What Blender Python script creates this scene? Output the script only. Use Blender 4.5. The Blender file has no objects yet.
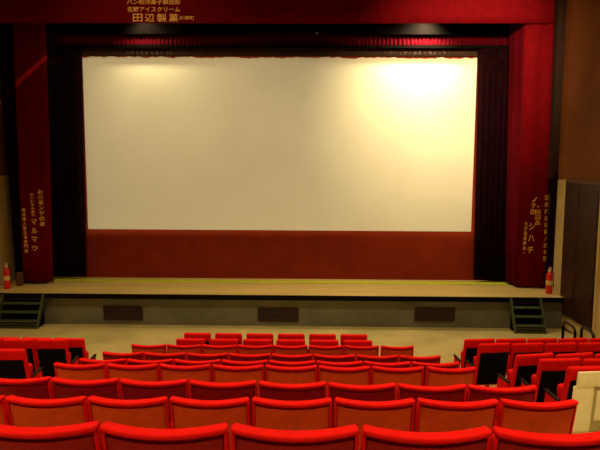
import bpy, bmesh, math, random
from mathutils import Vector, Matrix
random.seed(7)
SC = bpy.context.scene
COL = SC.collection
rad = math.radians

# ------------------------------------------------------------------ camera, world, light, exposure
CAMZ = 4.5                                   # eye height above the flat floor at the foot of the stage
pitch, yaw, roll = rad(6.2236), rad(-0.9649), rad(0.2660)
fw = Vector((math.sin(yaw)*math.cos(pitch), math.cos(yaw)*math.cos(pitch), -math.sin(pitch)))
rt = Vector((math.cos(yaw), -math.sin(yaw), 0)); up = rt.cross(fw)
r2 = math.cos(roll)*rt + math.sin(roll)*up; u2 = -math.sin(roll)*rt + math.cos(roll)*up
cam = bpy.data.cameras.new('camera'); cam.sensor_width = 36; cam.lens = 36; cam.clip_start = .05
camo = bpy.data.objects.new('camera', cam); COL.objects.link(camo)
camo.matrix_world = Matrix(((r2.x, u2.x, -fw.x, 0), (r2.y, u2.y, -fw.y, 0), (r2.z, u2.z, -fw.z, CAMZ), (0, 0, 0, 1)))
SC.camera = camo
w = bpy.data.worlds.new('world'); SC.world = w; w.use_nodes = True
w.node_tree.nodes['Background'].inputs[0].default_value = (1, .75, .45, 1)
w.node_tree.nodes['Background'].inputs[1].default_value = .006
SC.view_settings.view_transform = 'Standard'; SC.view_settings.look = 'None'
SC.view_settings.gamma = 1; SC.view_settings.use_curve_mapping = False
SC.view_settings.exposure = 0.0

def spot(name, loc, target, watts, angle, blend=.5, size=.15, col=(1, .79, .42)):
    l = bpy.data.lights.new(name, 'SPOT'); l.energy = watts; l.spot_size = rad(angle); l.spot_blend = blend
    l.shadow_soft_size = size; l.color = col
    o = bpy.data.objects.new(name, l); COL.objects.link(o); o.location = loc
    o.rotation_euler = (Vector(target)-Vector(loc)).to_track_quat('-Z', 'Y').to_euler()
    return o
HALL = 1100
for (lx, ly) in ((-6, 1.5), (-1, 1.5), (4, 1.5), (-6, 6.5), (-1, 6.5), (4, 6.5), (-5.5, 11.5), (-1, 11.5), (3.6, 11.5)):
    spot('hall_downlight_and_fill', (lx, ly, 9.6), (lx, ly, 0), HALL, 98, .8, .25)
spot('proscenium_spot_and_fill', (4.6, 11.6, 9.5), (4.4, 17.2, 7.2), 3300, 64, 1.0, .12, (1, .72, .40))
spot('proscenium_spot_and_fill', (-4.8, 11.6, 9.5), (-4.6, 17.2, 7.6), 330, 64, 1.0, .12, (1, .72, .40))  # weak fill added on the left to lift the gold lettering
for lx in (-5, -1, 3): spot('hall_downlight_and_fill', (lx, -3.4, 9.6), (lx, 1.2, 2.5), 550, 80, .8, .25)  # fill added behind the camera, aimed forward to brighten the chair backs
# added fill for the screen, thrown through an opening in the rear wall
spot('screen_fill_lamp', (-.97, -9.5, 6.2), (-.97, 18.3, 4.9), 11800, 40, .1, .008, (1, .86, .64))
# a slit of light leaking across the top of the left curtain
sl = spot('slit_light', (-4.5, 12.2, 9.4), (-7.95, 17.2, 6.95), 900, 26, .6, .01, (1, .74, .45))
sl.rotation_mode = 'QUATERNION'
sl.rotation_quaternion = (Vector((-7.95, 17.2, 6.95))-Vector((-4.5, 12.2, 9.4))).to_track_quat('-Z', 'Y') @ Matrix.Rotation(rad(34), 3, 'Z').to_quaternion()
sl.scale = (1, .05, 1)
# two stage floods hung behind the valance, they rake down over the screen
spot('stage_flood', (3.35, 17.55, 8.62), (3.0, 18.3, 6.6), 1250, 132, 1.0, .12, (1, .86, .55))
spot('stage_flood', (-4.95, 17.6, 8.62), (-4.6, 18.3, 6.9), 250, 132, 1.0, .1, (1, .82, .5))

# ------------------------------------------------------------------ helpers
def tag(o, label=None, cat=None, group=None, kind=None):
    if label: o['label'] = label
    if cat: o['category'] = cat
    if group: o['group'] = group
    if kind: o['kind'] = kind
    return o
def link(name, me, m=None, parent=None, smooth=False):
    if m is not None and not me.materials: me.materials.append(m)
    if smooth:
        for p in me.polygons: p.use_smooth = True
    o = bpy.data.objects.new(name, me); COL.objects.link(o)
    if parent is not None: o.parent = parent
    return o
def bm_obj(name, bm, m, parent=None, smooth=False):
    me = bpy.data.meshes.new(name); bmesh.ops.recalc_face_normals(bm, faces=bm.faces); bm.to_mesh(me); bm.free()
    return link(name, me, m, parent, smooth)
def empty(name, loc=(0, 0, 0), rz=0):
    o = bpy.data.objects.new(name, None); COL.objects.link(o); o.location = loc; o.rotation_euler.z = rz
    o.empty_display_size = .1
    return o
def copy_tree(o, parent=None):
    c = o.copy(); COL.objects.link(c); c.parent = parent
    for ch in o.children: copy_tree(ch, c)
    return c
def box(bm, x0, x1, y0, y1, z0, z1, bev=0):
    vs = [bm.verts.new((x, y, z)) for x in (x0, x1) for y in (y0, y1) for z in (z0, z1)]
    fs = [bm.faces.new([vs[i] for i in f]) for f in ((0, 1, 3, 2), (4, 6, 7, 5), (0, 4, 5, 1), (2, 3, 7, 6), (0, 2, 6, 4), (1, 5, 7, 3))]
    if bev:
        es = list({e for f in fs for e in f.edges})
        bmesh.ops.bevel(bm, geom=es, offset=bev, segments=2, affect='EDGES')
def prism(bm, poly, x0, x1):
    """polygon of (y, z) points swept along x"""
    a = [bm.verts.new((x0, y, z)) for y, z in poly]; b = [bm.verts.new((x1, y, z)) for y, z in poly]
    n = len(poly); bm.faces.new(a); bm.faces.new(b[::-1])
    for i in range(n): bm.faces.new((a[i], b[i], b[(i+1) % n], a[(i+1) % n]))
def tube(bm, pts, r, n=10):
    pts = [Vector(p) for p in pts]; rings = []
    for i, p in enumerate(pts):
        d = (pts[min(i+1, len(pts)-1)]-pts[max(i-1, 0)]).normalized()
        q = d.to_track_quat('Z', 'Y')
        rings.append([bm.verts.new(p+q @ Vector((r*math.cos(2*math.pi*k/n), r*math.sin(2*math.pi*k/n), 0))) for k in range(n)])
    for a, b in zip(rings, rings[1:]):
        for k in range(n): bm.faces.new((a[k], a[(k+1) % n], b[(k+1) % n], b[k]))
    bm.faces.new(rings[0][::-1]); bm.faces.new(rings[-1])
def lathe(bm, prof, n=20, c=(0, 0)):
    rings = []
    for r, z in prof:
        rings.append([bm.verts.new((c[0]+r*math.cos(2*math.pi*k/n), c[1]+r*math.sin(2*math.pi*k/n), z)) for k in range(n)])
    for a, b in zip(rings, rings[1:]):
        for k in range(n): bm.faces.new((a[k], a[(k+1) % n], b[(k+1) % n], b[k]))
    bm.faces.new(rings[0][::-1]); bm.faces.new(rings[-1])
def rbox(bm, sx, sy, sz, r, nx=1, ny=1, nz=1, fn=None, c=(0, 0, 0), seg=3):
    """box with rounded edges, on a grid fine enough to be bent by fn(x, y, z)"""
    def axis(s, n):
        h = s/2; rr = min(r, h*.999); e = [-h + rr*(1-math.cos(t*math.pi/2/seg)) for t in range(seg)]
        m = [-h+rr+(s-2*rr)*i/n for i in range(n+1)]
        return e+m+[-v for v in e[::-1]]
    A = [axis(sx, nx), axis(sy, ny), axis(sz, nz)]
    H = (sx/2, sy/2, sz/2); cache = {}
    def vert(i, j, k):
        key = (i, j, k)
        if key not in cache:
            p = Vector((A[0][i], A[1][j], A[2][k]))
            inner = Vector([max(-(H[t]-min(r, H[t]*.999)), min(H[t]-min(r, H[t]*.999), p[t])) for t in range(3)])
            d = p-inner
            if d.length > 1e-9:
                rv = Vector([min(r, H[t]*.999) for t in range(3)])
                d.normalize(); p = inner+Vector([d[t]*rv[t] for t in range(3)])
            p = p+Vector(c)
            if fn: p = Vector(fn(*p))
            cache[key] = bm.verts.new(p)
        return cache[key]
    n = [len(a) for a in A]
    for ax in range(3):
        b, d = [(1, 2), (2, 0), (0, 1)][ax]
        for side in (0, n[ax]-1):
            for i in range(n[b]-1):
                for j in range(n[d]-1):
                    q = []
                    for (u, v) in ((i, j), (i+1, j), (i+1, j+1), (i, j+1)):
                        idx = [0, 0, 0]; idx[ax] = side; idx[b] = u; idx[d] = v; q.append(vert(*idx))
                    try: bm.faces.new(q if side else q[::-1])
                    except ValueError: pass

# ------------------------------------------------------------------ materials
def mat(name, col, rough=.7, var=.15, scale=8, bump=0., bscale=200, metal=0, sheen=0, stretch=(1, 1, 1), spec=.3, col2=None, detail=4):
    m = bpy.data.materials.new(name); m.use_nodes = True; nt = m.node_tree; b = nt.nodes['Principled BSDF']
    b.inputs['Roughness'].default_value = rough; b.inputs['Metallic'].default_value = metal
    b.inputs['Specular IOR Level'].default_value = spec
    if sheen:
        b.inputs['Sheen Weight'].default_value = sheen; b.inputs['Sheen Roughness'].default_value = .4
        b.inputs['Sheen Tint'].default_value = (*[min(1, c*1.3+.02) for c in col], 1)
    tc = nt.nodes.new('ShaderNodeTexCoord'); mp = nt.nodes.new('ShaderNodeMapping'); mp.inputs['Scale'].default_value = stretch
    nt.links.new(tc.outputs['Object'], mp.inputs[0])
    no = nt.nodes.new('ShaderNodeTexNoise'); no.inputs['Scale'].default_value = scale; no.inputs['Detail'].default_value = detail
    nt.links.new(mp.outputs[0], no.inputs['Vector'])
    cr = nt.nodes.new('ShaderNodeValToRGB')
    c2 = col2 or [c*(1+var) for c in col]; c1 = [c*(1-var) for c in col] if not col2 else col
    cr.color_ramp.elements[0].position = .3; cr.color_ramp.elements[1].position = .7
    cr.color_ramp.elements[0].color = (*c1, 1); cr.color_ramp.elements[1].color = (*c2, 1)
    nt.links.new(no.outputs[0], cr.inputs[0]); nt.links.new(cr.outputs[0], b.inputs['Base Color'])
    if bump:
        n2 = nt.nodes.new('ShaderNodeTexNoise'); n2.inputs['Scale'].default_value = bscale
        nt.links.new(tc.outputs['Object'], n2.inputs['Vector'])
        bp = nt.nodes.new('ShaderNodeBump'); bp.inputs['Strength'].default_value = bump; bp.inputs['Distance'].default_value = .01
        nt.links.new(n2.outputs[0], bp.inputs['Height']); nt.links.new(bp.outputs[0], b.inputs['Normal'])
    return m
M = {}
M['velvet'] = mat('seat_velvet', (.58, .005, .003), .8, .10, 14, .25, 260, sheen=.08, spec=.05)
M['rust'] = mat('rust_vinyl', (.46, .042, .004), .6, .12, 18, .3, 300, spec=.15)
M['crimson'] = mat('crimson_vinyl', (.22, .002, .004), .6, .12, 18, .3, 300, spec=.15)
M['black'] = mat('black_shell', (.004, .002, .002), .8, .2, 12, .2, 200, spec=.03)
M['armwood'] = mat('armrest_wood', (.014, .006, .003), .7, .3, 10, 0, spec=.08, stretch=(1, 8, 1))
M['steel_leg'] = mat('seat_standard', (.10, .012, .008), .5, .2, 10)
M['floor'] = mat('hall_floor', (.36, .27, .095), .6, 0, .9, .2, 60, col2=(.50, .38, .14), detail=8)
M['apron'] = mat('apron_plaster', (.125, .118, .080), .8, 0, 1.3, .3, 80, col2=(.20, .185, .125), detail=8)
M['stagewood'] = mat('stage_boards', (.46, .31, .09), .5, 0, 1.2, .1, 50, col2=(.62, .43, .14), stretch=(.4, 3, 1))
M['lip'] = mat('stage_lip', (.006, .005, .004), .9, spec=.05)
M['tape'] = mat('yellow_edge', (.50, .52, .02), .7, .2, 6)
M['brown'] = mat('brown_wall', (.15, .042, .004), .8, 0, .8, .2, 60, col2=(.23, .072, .007), detail=6)
M['cream'] = mat('cream_plaster', (.50, .36, .13), .8, 0, 1.5, .2, 60, col2=(.62, .46, .19))
M['ceiling'] = mat('ceiling_dark', (.05, .025, .015), .9)
M['curtain'] = mat('red_curtain', (.15, .0015, .004), .85, .12, 5, .3, 160, sheen=.05, spec=.05)
M['reveal'] = mat('dark_red_curtain', (.10, .001, .005), .85, .12, 5, .3, 160, sheen=.03, spec=.05)
M['pleats'] = mat('pleated_cloth', (.055, .0006, .003), .9, .15, 6, .3, 160, spec=.03)
M['blackcloth'] = mat('black_drape', (.010, .002, .003), .95, .3, 5, .3, 160, spec=.02)
M['backing'] = mat('maroon_backing', (.28, .030, .008), .85, .12, 2, .2, 90, spec=.1)
M['screen'] = mat('cinema_screen', (.70, .67, .47), .8, 0, .5, .1, 300, col2=(.76, .73, .53), spec=.1)
M['gold'] = mat('gold_lettering', (1.0, .52, .10), .6, .1, 9)
M['mask'] = mat('brown_masking', (.030, .012, .005), .9, .2, 6)
M['vent'] = mat('vent_rust', (.035, .012, .005), .6, .3, 12)
M['green'] = mat('green_paint', (.058, .066, .020), .55, .3, 14)
M['dark'] = mat('dark_recess', (.004, .003, .0025), 1, spec=0)
M['door'] = mat('door_dark', (.022, .005, .003), .5, 0, 2.2, .1, 60, col2=(.050, .014, .006), detail=8)
M['rail'] = mat('rail_iron', (.02, .006, .005), .4, .2, 20)
M['extred'] = mat('extinguisher_red', (.70, .010, .008), .3, .05, 10, spec=.5)
M['extlabel'] = mat('label_paper', (.75, .55, .20), .6, .2, 30)
M['brass'] = mat('valve_brass', (.70, .45, .22), .4, .1, 10)
M['rubber'] = mat('black_rubber', (.01, .01, .01), .6)
M['cover'] = mat('cream_cover', (.80, .72, .43), .8, .06, 9, .2, 120)
M['cream_shaded'] = mat('cream_cover_shade', (.40, .32, .14), .8, .06, 9)  # shaded copy of the cover cream, for the gap between the flaps
M['wood'] = mat('brown_wood', (.12, .05, .02), .6, .2, 9)
M['grey'] = mat('grey_box', (.20, .17, .13), .6, .1, 9)

# ------------------------------------------------------------------ room
FP = [(-8, 5.7), (0, 3.22), (2.28, 2.524), (3.68, 2.075), (4.33, 1.924), (5.71, 1.567), (6.35, 1.389), (7.13, 1.203),
      (8.52, .888), (9.20, .752), (9.93, .629), (12, .34), (14, .09), (16.0, -.08), (16.6, -.12)]
def fz(y):
    for (a, za), (b, zb) in zip(FP, FP[1:]):
        if y <= b: return za+(zb-za)*(y-a)/(b-a)
    return FP[-1][1]
XL, XR, YB, YF, ZC, ZS = -9.0, 6.95, -7.8, 18.75, 10.2, .816
bm = bmesh.new()
prism(bm, [(y, z) for y, z in FP]+[(16.6, -.4), (-8, -.4)], XL, XR)
tag(bm_obj('floor', bm, M['floor']), kind='structure')
def wall(name, x0, x1, y0, y1, z0, z1, m):
    b = bmesh.new(); box(b, x0, x1, y0, y1, z0, z1); return tag(bm_obj(name, b, m), kind='structure')
wall('wall_left', XL-.2, XL, YB, YF, -.3, ZC, M['brown'])
wall('wall_right', XR, XR+.2, YB, YF, -.3, ZC, M['brown'])
b = bmesh.new(); px0, px1, pz0, pz1 = -.97-.372, -.97+.372, 6.2-.245, 6.2+.083      # rear wall; the opening is added to crop the screen fill
for q in ((XL-.2, px0, -.3, ZC), (px1, XR+.2, -.3, ZC), (px0, px1, -.3, pz0), (px0, px1, pz1, ZC)): box(b, q[0], q[1], YB-.02, YB, q[2], q[3])
tag(bm_obj('wall_rear', b, M['brown']), kind='structure')
wall('wall_front', XL-.2, XR+.2, YF, YF+.2, -.3, ZC, M['cream'])
wall('ceiling', XL-.2, XR+.2, YB-.2, YF+.2, ZC, ZC+.2, M['ceiling'])
wall('trim_1', XR-.02, XR, YB, YF, 0, 3.98, M['cream'])           # cream lower wall, right
wall('trim_2', XL, XL+.02, YB, YF, 0, 4.0, M['cream'])            # and left

wall('trim_3', 6.74, XR, 17.02, 17.5, 4.0, ZC, M['mask'])            # pier beside the valance
# ------------------------------------------------------------------ stage
st = empty('stage', (-1, 16.1, 0)); tag(st, kind='structure')
def world_child(o, parent): o.parent = parent; o.matrix_parent_inverse = Matrix.Translation(-parent.location); return o
bm = bmesh.new(); box(bm, XL, XR, 16.08, YF, ZS-.04, ZS)
world_child(bm_obj('stage_floor', bm, M['stagewood']), st)
bm = bmesh.new(); box(bm, XL, XR, 16.03, 16.14, ZS-.135, ZS-.006)
world_child(bm_obj('stage_edge', bm, M['lip']), st)
bm = bmesh.new(); prism(bm, [(16.12, ZS-.1), (16.26, -.2), (16.45, -.2), (16.45, ZS-.1)], XL, XR)
world_child(bm_obj('apron', bm, M['apron']), st)
bm = bmesh.new(); box(bm, -7.9, 5.9, 17.68, 18.0, ZS, ZS+.012)
world_child(bm_obj('edge_strip', bm, M['tape']), st)
# ventilation grilles in the apron
def vent(x0, x1, z0, z1, label):
    def ya(z): return 16.12+.14*(ZS-.1-z)/(ZS)
    ang = math.atan2(.14, ZS)
    r = empty('vent_grille', ((x0+x1)/2, ya(z0)-.004, z0)); r.rotation_euler.x = ang
    tag(r, label, 'vent', 'vent grilles in the stage front')
    w_, h = (x1-x0)/2, z1-z0
    b = bmesh.new(); box(b, -w_, w_, -.005, .0, 0, h); bm_obj('backing_plate', b, M['dark'], r)
    b = bmesh.new()
    for q in ((-w_, w_, 0, .035), (-w_, w_, h-.035, h), (-w_, -w_+.035, .035, h-.035), (w_-.035, w_, .035, h-.035)):
        box(b, q[0], q[1], -.03, -.004, q[2], q[3])
    bm_obj('frame', b, M['vent'], r)
    me = None
    for k in range(9):
        if me is None:
            b = bmesh.new(); prism(b, [(-.006, 0), (-.026, -.022), (-.026, -.015), (-.006, .007)], -w_+.035, w_-.035)
            s = bm_obj('slat', b, M['vent'], r); me = s.data
        else: s = link('slat', me, parent=r)
        s.location.z = .06+k*(h-.10)/8.5
vent(-5.71, -4.62, .05, .47, 'rusty brown vent grille in the stage front nearest the left steps')
vent(-1.43, -.30, .05, .46, 'rusty brown vent grille in the middle of the stage front')
vent(2.89, 3.99, .10, .50, 'rusty brown vent grille in the stage front nearest the right steps')
# step units
def steps(x0, x1, label):
    r = empty('stage_steps', (x0, 15.5, fz(15.5))); tag(r, label, 'steps', 'steps up to the stage')
    W = x1-x0; top = ZS-.02-fz(15.5)
    for sx in (0, W-.045):
        b = bmesh.new(); prism(b, [(0, 0), (.10, 0), (.58, top-.12), (.58, top), (.47, top)], sx, sx+.045); bm_obj('stringer', b, M['green'], r)
    for k, z in enumerate((.20, .41, .62)):
        b = bmesh.new(); y0 = .02+.15*k+.02; box(b, .045, W-.045, y0, y0+.20, z-.035, z, .005); bm_obj('tread', b, M['green'], r)
    b = bmesh.new(); box(b, .045, W-.045, .05, .07, .03, .065); box(b, .045, W-.045, .05, .07, .10, .13); bm_obj('rail_slat', b, M['green'], r)
    b = bmesh.new(); prism(b, [(.20, .0), (.52, top-.15), (.54, top-.15), (.54, 0)], .05, W-.05); bm_obj('riser_gap_shade', b, M['dark'], r)  # dark sheet standing in for the shade in the riser gaps
steps(5.42, 6.26, 'green wooden steps up to the right end of the stage')
steps(-8.44, -7.27, 'green wooden steps up to the left end of the stage')

# ------------------------------------------------------------------ drapes
def drape(name, x0, x1, z0, z1, y, amp, wl, m, parent=None, thick=.02, n=None, xb=None, yb=None, jag=0, hem=0):
    """vertical cloth with folds; xb = (x0, x1) at the bottom, yb = y of the right-hand end"""
    n = n or max(12, int(abs(x1-x0)/wl*8)); b = bmesh.new(); nz = 6; xb = xb or (x0, x1); yb = y if yb is None else yb
    L = max(abs(x1-x0), abs(yb-y)); nx_, ny_ = -(yb-y)/L, (x1-x0)/L
    ph = [random.uniform(-.5, .5) for _ in range(int(L/wl)+3)]
    def fold(s):
        t = s/wl; i = int(t); f = t-i; return math.sin(2*math.pi*t+ph[i]*(1-f)+ph[i+1]*f)
    G = []
    for layer in (0, 1):
        for k in range(nz+1):
            v = k/nz; row = []
            for i in range(n+1):
                u = i/n; xx = (x0+(x1-x0)*u)*(v)+(xb[0]+(xb[1]-xb[0])*u)*(1-v)
                yy = y+(yb-y)*u; a = amp*(fold(u*L)*.8+.3*math.sin(u*L/wl*2.3+k*.15))*(1.15-.3*v)
                z = z0+(z1-z0)*v
                if k == 0 and hem: z += hem*math.sin(u*9)*.5
                row.append(b.verts.new((xx+nx_*a, yy+ny_*a+layer*thick, z)))
            G.append(row)
    h = nz+1
    for layer in (0, 1):
        for k in range(nz):
            for i in range(n):
                q = (G[layer*h+k][i], G[layer*h+k][i+1], G[layer*h+k+1][i+1], G[layer*h+k+1][i])
                b.faces.new(q if layer == 0 else q[::-1])
    for i in range(n):
        b.faces.new((G[0][i], G[h][i], G[h][i+1], G[0][i+1])); b.faces.new((G[nz][i], G[nz][i+1], G[h+nz][i+1], G[h+nz][i]))
    for k in range(nz):
        b.faces.new((G[k][0], G[k+1][0], G[h+k+1][0], G[h+k][0])); b.faces.new((G[k][n], G[h+k][n], G[h+k+1][n], G[k+1][n]))
    return bm_obj(name, b, m, parent, True)
def dbox(name, x0, x1, y0, y1, z0, z1, m): b = bmesh.new(); box(b, x0, x1, y0, y1, z0, z1); return bm_obj(name, b, m)
va = tag(drape('valance', -8.98, 6.70, 8.265, 10.15, 17.17, .012, .55, M['curtain'], hem=.01), 'wide red valance across the top of the stage with gold writing', 'valance')
cl = tag(drape('stage_curtain', -8.40, -7.47, .89, 8.6, 17.24, .020, .42, M['curtain'], xb=(-8.43, -7.55), hem=.02), 'narrow red stage curtain with gold writing left of the screen', 'curtain', 'advertising curtains beside the screen')
cr_ = tag(drape('stage_curtain', 5.93, 6.72, .86, 8.6, 17.24, .030, .40, M['curtain'], xb=(5.97, 6.84), hem=.03), 'bright red stage curtain with gold writing right of the screen', 'curtain', 'advertising curtains beside the screen')
tag(drape('wing_drape', -8.96, -8.28, .82, 8.6, 17.42, .03, .2, M['blackcloth'], xb=(-8.72, -8.28)), 'black drape between the left wall and the left red curtain', 'drape')
tag(drape('wing_drape', 6.79, 6.93, .82, 4.2, 17.05, .01, .2, M['blackcloth'], yb=16.96), 'thin black drape between the right red curtain and cream wall', 'drape')
tag(drape('return_curtain', 5.95, 5.72, .90, 8.6, 17.30, .02, .35, M['reveal'], xb=(6.02, 5.90), yb=17.98), 'dark red curtain running back behind the right red curtain', 'curtain')
tag(drape('return_curtain', -7.55, -7.50, .83, 8.6, 17.30, .02, .35, M['blackcloth'], xb=(-7.75, -7.9), yb=17.98), 'curtain painted near black for shade, running back behind the left red curtain', 'curtain')  # unlit red reveal: its shade is put into the black colour
tag(drape('black_leg_drape', -7.95, -6.80, .88, 7.85, 18.08, .035, .17, M['blackcloth'], xb=(-7.98, -6.88), hem=.02), 'black pleated drape along the left edge of the screen', 'drape')
tag(drape('black_leg_drape', 4.91, 6.1, .88, 7.85, 18.08, .035, .17, M['blackcloth'], xb=(5.0, 6.1), hem=.02), 'black pleated drape along the right edge of the screen', 'drape')
tag(drape('pleated_border', -7.7, 6.05, 7.83, 8.16, 18.14, .022, .12, M['pleats']), 'narrow pleated dark red border above the screen', 'border curtain')
tag(dbox('border_batten', -7.95, 6.1, 18.02, 18.10, 8.14, 8.95, M['dark']), 'black border cloth hanging above the pleated border', 'border curtain')
tag(dbox('painted_shadow_bar', -7.7, 6.05, 18.05, 18.12, 7.76, 7.84, M['dark']), 'dark bar painted as the shadow under the pleated border above the screen', 'shadow_strip')  # dark bar stands in for the shadow below the pleats
tag(dbox('screen_masking', -6.95, 5.0, 18.27, 18.30, 7.56, 7.86, M['mask']), 'dark brown cloth strip above the ragged top of the screen', 'masking')
wall('wall_stage_back', -8.1, 6.2, 18.34, 18.46, ZS, 9.0, M['backing'])
wall('ceiling_stage', XL, XR, 17.5, YF, 9.0, 9.1, M['dark'])
# screen with a ragged top edge
b = bmesh.new(); n = 150; x0, x1 = -6.86, 4.925; g = []
jz = 0
for i in range(n+1):
    u = i/n; jz = jz*.5+random.uniform(-.022, .022); xx = x0+(x1-x0)*u
    g.append([(xx, 18.315+t, z) for t in (0, .015) for z in (2.335, 7.51+jz+.015*(1-u))])
V = [[b.verts.new(p) for p in r] for r in g]
for a, c in zip(V, V[1:]):
    b.faces.new((a[0], c[0], c[1], a[1])); b.faces.new((a[2], a[3], c[3], c[2])); b.faces.new((a[1], c[1], c[3], a[3])); b.faces.new((a[0], a[2], c[2], c[0]))
b.faces.new((V[0][0], V[0][1], V[0][3], V[0][2])); b.faces.new((V[-1][0], V[-1][2], V[-1][3], V[-1][1]))
tag(bm_obj('cinema_screen', b, M['screen']), 'large blank off-white cinema screen with a ragged top edge', 'screen')
tag(dbox('junction_box', .12, .21, 17.97, 18.03, 8.135, 8.19, M['grey']), 'tiny grey box hanging above the middle of the screen', 'box')
for x, s in ((3.35, 'right'), (-4.95, 'left')):
    r = empty('stage_flood_lamp', (x, 17.5, 8.72)); tag(r, 'black stage flood lamp behind the %s half of the valance' % s, 'lamp')
    b = bmesh.new(); rbox(b, .3, .14, .12, .03, 2, 1, 1, c=(0, 0, 0)); bm_obj('housing', b, M['black'], r, True)
    b = bmesh.new(); box(b, -.02, .02, -.02, .02, .05, .29); bm_obj('bracket', b, M['dark'], r)

# gold lettering
DG = None
def text(body, cx, cz, w_, h, y, parent, m=M['gold'], bold=.012):
    c = bpy.data.curves.new('lettering', 'FONT'); c.body = body; c.extrude = .004/max(h, .01)*.5; c.offset = bold; c.resolution_u = 2
    o = bpy.data.objects.new('t', c); COL.objects.link(o); bpy.context.view_layer.update()
    me = bpy.data.meshes.new_from_object(o.evaluated_get(bpy.context.evaluated_depsgraph_get()))
    bpy.data.objects.remove(o)
    xs = [v.co.x for v in me.vertices]; ys = [v.co.y for v in me.vertices]
    ax, bx, ay, by = min(xs), max(xs), min(ys), max(ys)
    for v in me.vertices:
        x, yy, z = v.co; v.co = ((x-(ax+bx)/2)/(bx-ax)*w_, -z*h*2, (yy-(ay+by)/2)/(by-ay)*h)
    me.materials.clear()
    o = link('lettering', me, m, parent); o.location = (cx, y, cz); return o
text('パン和洋菓子製造卸', -4.38, 8.83, 1.48, .145, 17.135, va)
text('名糖アイスクリーム', -4.38, 8.63, 1.48, .145, 17.135, va)
for i, ch in enumerate('田辺製菓'): text(ch, -4.83+i*.335, 8.40, .27, .22, 17.135, va, bold=.012)
text('城南町', -3.46, 8.40, .42, .11, 17.135, va)
def column(s, x, z0, z1, w_, y, parent, xb=None, fill=.82):
    n = len(s); st_ = (z0-z1)/n
    for i, ch in enumerate(s):
        if ch == ' ': continue
        k = (i+.5)/n; h = st_*fill*(.35 if ch in '・ー' else 1)
        text(ch, x+((xb if xb is not None else x)-x)*k, z0-(i+.5)*st_, w_*(.4 if ch in '・ー' else 1), h, y, parent, bold=.02)
column('お洒落ンザの店', -7.79, 3.62, 2.53, .15, 17.185, cl, -7.77)
column('セントラル通り', -8.05, 3.51, 2.82, .10, 17.185, cl, -8.02)
column('マルマウ', -8.01, 2.79, 1.77, .17, 17.185, cl, -8.02, .62)
column('高級婦人服生地専門店', -8.30, 3.08, 1.75, .10, 17.185, cl, -8.27)
column('ノテ田', 6.385, 3.49, 2.96, .14, 17.165, cr_, 6.35)
column('シハチ', 6.35, 2.80, 1.78, .17, 17.165, cr_, 6.33, .55)
column('・田日品', 6.50, 3.28, 2.66, .14, 17.165, cr_, 6.50)
column('大洋電器商会・', 6.18, 2.78, 1.80, .09, 17.165, cr_, 6.15)
column('日用雑貨百貨ノ店本町', 6.72, 3.55, 1.60, .09, 17.165, cr_, 6.76, .7)

# extinguishers
def extinguisher(x, y, label):
    r = empty('fire_extinguisher', (x, y, ZS)); tag(r, label, 'extinguisher', 'fire extinguishers at the ends of the stage')
    b = bmesh.new(); lathe(b, [(.075, 0), (.085, .01), (.09, .03), (.09, .50), (.085, .54), (.065, .58), (.035, .61), (.03, .62)]); bm_obj('cylinder', b, M['extred'], r, True)
    b = bmesh.new(); lathe(b, [(.092, .25), (.0925, .255), (.0925, .37), (.092, .375)]); bm_obj('paper_label', b, M['extlabel'], r, True)
    b = bmesh.new(); lathe(b, [(.04, .61), (.045, .63), (.04, .67), (.02, .68)]); bm_obj('valve', b, M['brass'], r, True)
    b = bmesh.new(); box(b, -.015, .015, -.12, .05, .685, .70, .003); box(b, -.015, .015, -.12, .04, .725, .74, .003); box(b, -.015, .015, .02, .05, .66, .735); bm_obj('squeeze_handle', b, M['brass'], r)
    b = bmesh.new(); tube(b, [(0, .04, .65), (.06, .03, .64), (.11, .0, .55), (.112, -.01, .35), (.108, -.01, .18)], .011, 8); bm_obj('hose', b, M['rubber'], r, True)
extinguisher(-8.58, 16.6, 'red fire extinguisher standing at the left end of the stage')
extinguisher(6.67, 16.55, 'red fire extinguisher standing at the right end of the stage')
b = bmesh.new(); box(b, -8.50, -8.34, 16.95, 17.08, ZS, ZS+.40, .01); tag(bm_obj('wooden_box', b, M['wood']), 'small brown box behind the left fire extinguisher', 'box')

# ------------------------------------------------------------------ exit door and handrails
d = empty('door_1', (XR, 15.4, 0)); tag(d, kind='structure')
Y0, Y1, Z0, Z1 = -1.04, .92, .36, 3.93
b = bmesh.new(); box(b, -.07, -.02, Y0-.08, Y0, Z0-.06, Z1+.08); box(b, -.07, -.02, Y1, Y1+.08, Z0-.06, Z1+.08); bm_obj('door_jamb', b, M['cream'], d)
b = bmesh.new(); box(b, -.07, -.02, Y0, Y1, Z1, Z1+.09); bm_obj('door_head', b, M['wood'], d)
for a, c in ((Y0, -.005), (.005, Y1)):
    b = bmesh.new(); box(b, -.06, -.02, a, c, Z0, Z1); lf = bm_obj('door_leaf', b, M['door'], d)
    for z0, z1 in ((Z0+.12, Z0+1.2), (Z0+1.35, Z0+2.3), (Z0+2.45, Z1-.12)):
        b = bmesh.new(); box(b, -.072, -.058, a+.1, c-.1, z0, z1, .006); bm_obj('door_panel', b, M['door'], lf)
b = bmesh.new(); tube(b, [(-.06, -.06, 1.35), (-.11, -.06, 1.35), (-.11, -.06, 1.6), (-.06, -.06, 1.6)], .01, 8); bm_obj('door_handle', b, M['rail'], d, True)
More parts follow.
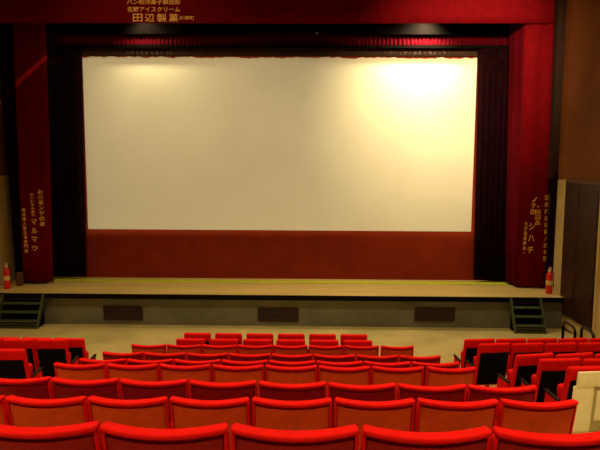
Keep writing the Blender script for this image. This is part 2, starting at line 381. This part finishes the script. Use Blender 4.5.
def handrail(x, ya, yb, h, label):
    r = empty('handrail', (x, (ya+yb)/2, fz((ya+yb)/2))); tag(r, label, 'handrail', 'short iron handrails before the exit door'); L = (yb-ya)/2
    b = bmesh.new(); tube(b, [(0, -L, h-.08), (0, -L+.05, h-.01), (0, -L+.12, h+.02), (0, L-.12, h+.02), (0, L-.05, h-.01), (0, L, h-.08)], .032); bm_obj('top_rail', b, M['rail'], r, True)
    for s in (-1, 1):
        b = bmesh.new(); tube(b, [(0, s*L, -.02), (0, s*L, h-.06)], .03); bm_obj('post', b, M['dark'], r, True)
handrail(5.68, 12.6, 13.2, .70, 'short dark iron handrail before the exit door, nearer the stage steps')
handrail(5.86, 12.15, 12.7, .67, 'short dark iron handrail before the exit door, nearer the right wall')

# ------------------------------------------------------------------ seats
H = .92
def bow(x, amt, w_): return -amt*(1-(2*x/w_)**2)
def seat_common(r, pitch_, wide, arm_both=False, armz=.52, sides=(-1,)):
    # tipped-up cushion
    b = bmesh.new(); rbox(b, wide-.07, .11, .36, .045, 3, 1, 3, c=(0, .27, .46), fn=lambda x, y, z: (x, y+.10*(z-.5), z)); bm_obj('seat_cushion', b, M['velvet'], r, True)
    for s in ((-1, 1) if arm_both else sides):
        x = s*pitch_/2
        b = bmesh.new(); rbox(b, .026, .25, .36, .012, 1, 2, 2, c=(x, .29, armz-.19), fn=lambda x, y, z: (x, y+(.5-z)*.18, z)); bm_obj('side_panel', b, M['velvet'], r, True)
        b = bmesh.new(); rbox(b, .044, .28, .028, .012, 1, 3, 1, c=(x, .29, armz), fn=lambda x, y, z: (x, y, z+.05*(y-.26))); bm_obj('armrest', b, M['armwood'], r, True)
        b = bmesh.new(); box(b, x-.018, x+.018, .24, .34, -.04, armz-.33, .004); box(b, x-.03, x+.03, .20, .36, -.05, .0, .004); bm_obj('leg', b, M['steel_leg'], r)
def curved_seat(panel, last=False):
    r = empty('cinema_chair'); Wd = .508; lean = .26
    def f(x, y, z): return (x, y+bow(x, .058, Wd)+(H-z)*lean, z-.007*(1-(2*x/Wd)**2))
    b = bmesh.new()
    rbox(b, Wd-.006, .036, .50, .017, 10, 1, 5, c=(0, .048, H-.255), fn=f)          # pad
    rbox(b, Wd, .050, .028, .0137, 10, 1, 1, c=(0, .010, H-.0142), fn=f, seg=4)   # rolled top, overhanging the rear panel
    for s in (-1, 1): rbox(b, .016, .05, .45, .008, 1, 1, 4, c=(s*(Wd/2-.008), .022, H-.26), fn=f, seg=2)   # side welts
    bm_obj('back_cushion', b, M['velvet'], r, True)
    b = bmesh.new(); rbox(b, Wd-.036, .02, .46, .006, 10, 1, 4, c=(0, .016, H-.285), fn=f, seg=2); bm_obj('back_panel', b, M[panel], r, True)
    seat_common(r, .52, Wd, last)
    return r
def black_seat(Wd, h=.64, capd=.14, sides=(-1,)):
    r = empty('cinema_chair'); lean = .22
    def f(x, y, z): return (x, y+bow(x, .012, Wd)+(H-z)*lean, z)
    b = bmesh.new()
    rbox(b, Wd, .085, h, .036, 6, 1, 6, c=(0, .05, H-h/2), fn=f, seg=4)
    bm_obj('back_cushion', b, M['velvet'], r, True)
    b = bmesh.new(); rbox(b, Wd-.055, .02, h-capd-.03, .008, 5, 1, 4, c=(-0.0, .005, H-capd-(h-capd-.03)/2), fn=f, seg=2); bm_obj('back_shell', b, M['black'], r, True)
    seat_common(r, Wd+.045, Wd, False, .52, sides)
    return r
ORD = ['first', 'second', 'third', 'fourth', 'fifth', 'sixth', 'seventh', 'eighth']
ROWN = {'A': 'row nearest the camera', 'B': 'second row from camera', 'C': 'third row from camera', 'D': 'fourth row from camera',
        'E': 'fifth row from camera', 'F': 'sixth row from camera', 'G': 'seventh row from camera', 'H': 'second centre row from stage', 'I': 'centre row nearest the stage'}
# name: (Y, top z above flat floor, centre x, first index, count, panel)   index counts half pitches from the centre
C_ROWS = {'A': (2.282, 3.452, -.055, 3, 5, 'crimson', .001), 'B': (3.677, 2.995, .136, 6, 8, 'rust', -.005), 'C': (4.330, 2.855, -.384, 6, 8, 'crimson', .007),
          'D': (5.714, 2.493, -.438, 8, 8, 'rust', 0), 'E': (6.354, 2.322, -.447, 8, 8, 'crimson', 0), 'F': (7.131, 2.139, -.470, 8, 8, 'crimson', .002),
          'G': (8.522, 1.808, -.536, 8, 8, 'rust', -.004), 'H': (9.201, 1.672, -.559, 6, 6, None, 0), 'I': (9.935, 1.549, -.577, 6, 6, None, 0)}
# centre x above is that of the measured stretch: seats run from cx - n*.26; A, B and C go on past it
START = {'A': -2, 'B': -2, 'C': -1}
protos = {}
def place(key, maker, x, y, z, rz=0):
    if key not in protos: protos[key] = r = maker()
    else: r = copy_tree(protos[key])
    r.location = (x, y, z); r.rotation_euler.z = rz
    return r
import_first = {}
for k, (Y, zt, cx, n, cnt, panel, tilt) in C_ROWS.items():
    x0 = cx-n*.26+START.get(k, 0)*.52 if k != 'A' else cx-3*.26-1*.52
    names = []
    for i in range(cnt):
        pt = {'H': .530, 'I': .535, 'D': .523}.get(k, .52); x = x0+(i+.5)*.52+(i+.5-n/2)*(pt-.52); last = i == cnt-1
        if k == 'B': x += .004+.006*(i-2)-(.015 if last else 0)
        z = zt-H-tilt*(x-cx)
        if panel: r = place(panel+('_end' if last else ''), lambda: curved_seat(panel, last), x, Y-.02, z)
        else: r = place('pillow', lambda: black_seat(.46, .5), x, Y-.02, z)
        if k == 'B' and last: r.scale.x = .94
        look = {'rust': 'rust-backed red chair', 'crimson': 'crimson-backed red chair', None: 'straight padded red chair'}[panel]
        pos = ORD[i]+' from left' if i < cnt/2 else (ORD[cnt-1-i]+' from right' if cnt-1-i else 'right end')
        if i == 0: pos = 'left end'
        tag(r, '%s, %s of %s' % (look, pos, ROWN[k]), 'chair', 'centre block chairs, '+ROWN[k])
# side blocks: seats with black rear shells; each entry: inner end, outward step (x, y), count, extra height
SIDE = {
 'L1': ((-3.56, 9.16), (-.525, .02), 3, 0, 0.487, 'left block row nearest the stage'),
 'L2': ((-3.55, 8.50), (-.475, -.03), 4, .058, 0.457, 'second left block row from stage'),
 'L3': ((-3.69, 7.51), (-.54, .0), 2, 0, 0.502, 'left block row nearest the camera'),
 'R1': ((2.53, 9.54), (.535, .065), 6, 0, 0.512, 'right block row nearest the stage'),
 'R2': ((2.60, 8.98), (.545, .085), 5, 0, 0.517, 'second right block row from the stage'),
 'R3': ((2.655, 7.50), (.567, .12), 3, 0, 0.537, 'third right block row from the stage'),
 'R4': ((2.745, 6.97), (.555, .06), 3, 0, 0.522, 'fourth right block row from the stage'),
 'R5': ((2.68, 6.05), (.54, .06), 2, 0, 0.512, 'right block row nearest the camera')}
for k, ((x, y), (dx, dy), cnt, dz, wd, nm) in SIDE.items():
    ang = math.atan2(dy, dx) if dx > 0 else math.atan2(-dy, -dx)
    tall = k in ('L2', 'R2', 'R5'); h = .72 if tall else .62
    for i in range(cnt):
        sx = x+dx*(i+.5)-(dx-math.copysign(wd, dx))/2+math.copysign(.006, dx); sy = y+dy*(i+.5)
        z = fz(sy)+dz-.005
        r = place('black%.3f%s%s' % (wd, tall, dx > 0), lambda: black_seat(wd, h, .145, (-1,) if dx > 0 else (1,)), sx, sy-.03, z, ang)
        pos = 'beside the aisle' if i == 0 else ORD[i]+' from the aisle'
        tag(r, 'black-shelled red chair %s, %s' % (pos, nm), 'chair', 'side block chairs, '+nm)
        if k == 'R5' and i == 0: cover_at = (sx, sy-.03, z, ang)
# cream cover hanging over the back of the nearest right-hand seat
sx, sy, z, ang = cover_at
r = empty('seat_cover', (sx, sy, z), ang); tag(r, 'cream cloth cover hanging down the back of the right block seat nearest the camera', 'cover')
def fc(x, y, zz): return (x, y+(H-zz)*.10, zz)
b = bmesh.new(); rbox(b, .43, .022, .17, .008, 6, 1, 3, c=(.025, -.035, H-.030-.085), fn=fc, seg=2); bm_obj('top_band', b, M['cover'], r, True)
b = bmesh.new(); rbox(b, .225, .02, .52, .007, 4, 1, 4, c=(-.10, -.022, H-.20-.25), fn=fc, seg=2); bm_obj('hanging_flap', b, M['cover'], r, True)
b = bmesh.new(); rbox(b, .19, .02, .34, .007, 4, 1, 4, c=(.145, -.020, H-.25-.17), fn=fc, seg=2); bm_obj('hanging_flap', b, M['cover'], r, True)
b = bmesh.new(); rbox(b, .42, .012, .62, .005, 4, 1, 4, c=(.03, -.008, H-.10-.31), fn=fc, seg=2); bm_obj('shaded_layer', b, M['cream_shaded'], r, True)  # darker layer carries the shade between the flaps in its colour
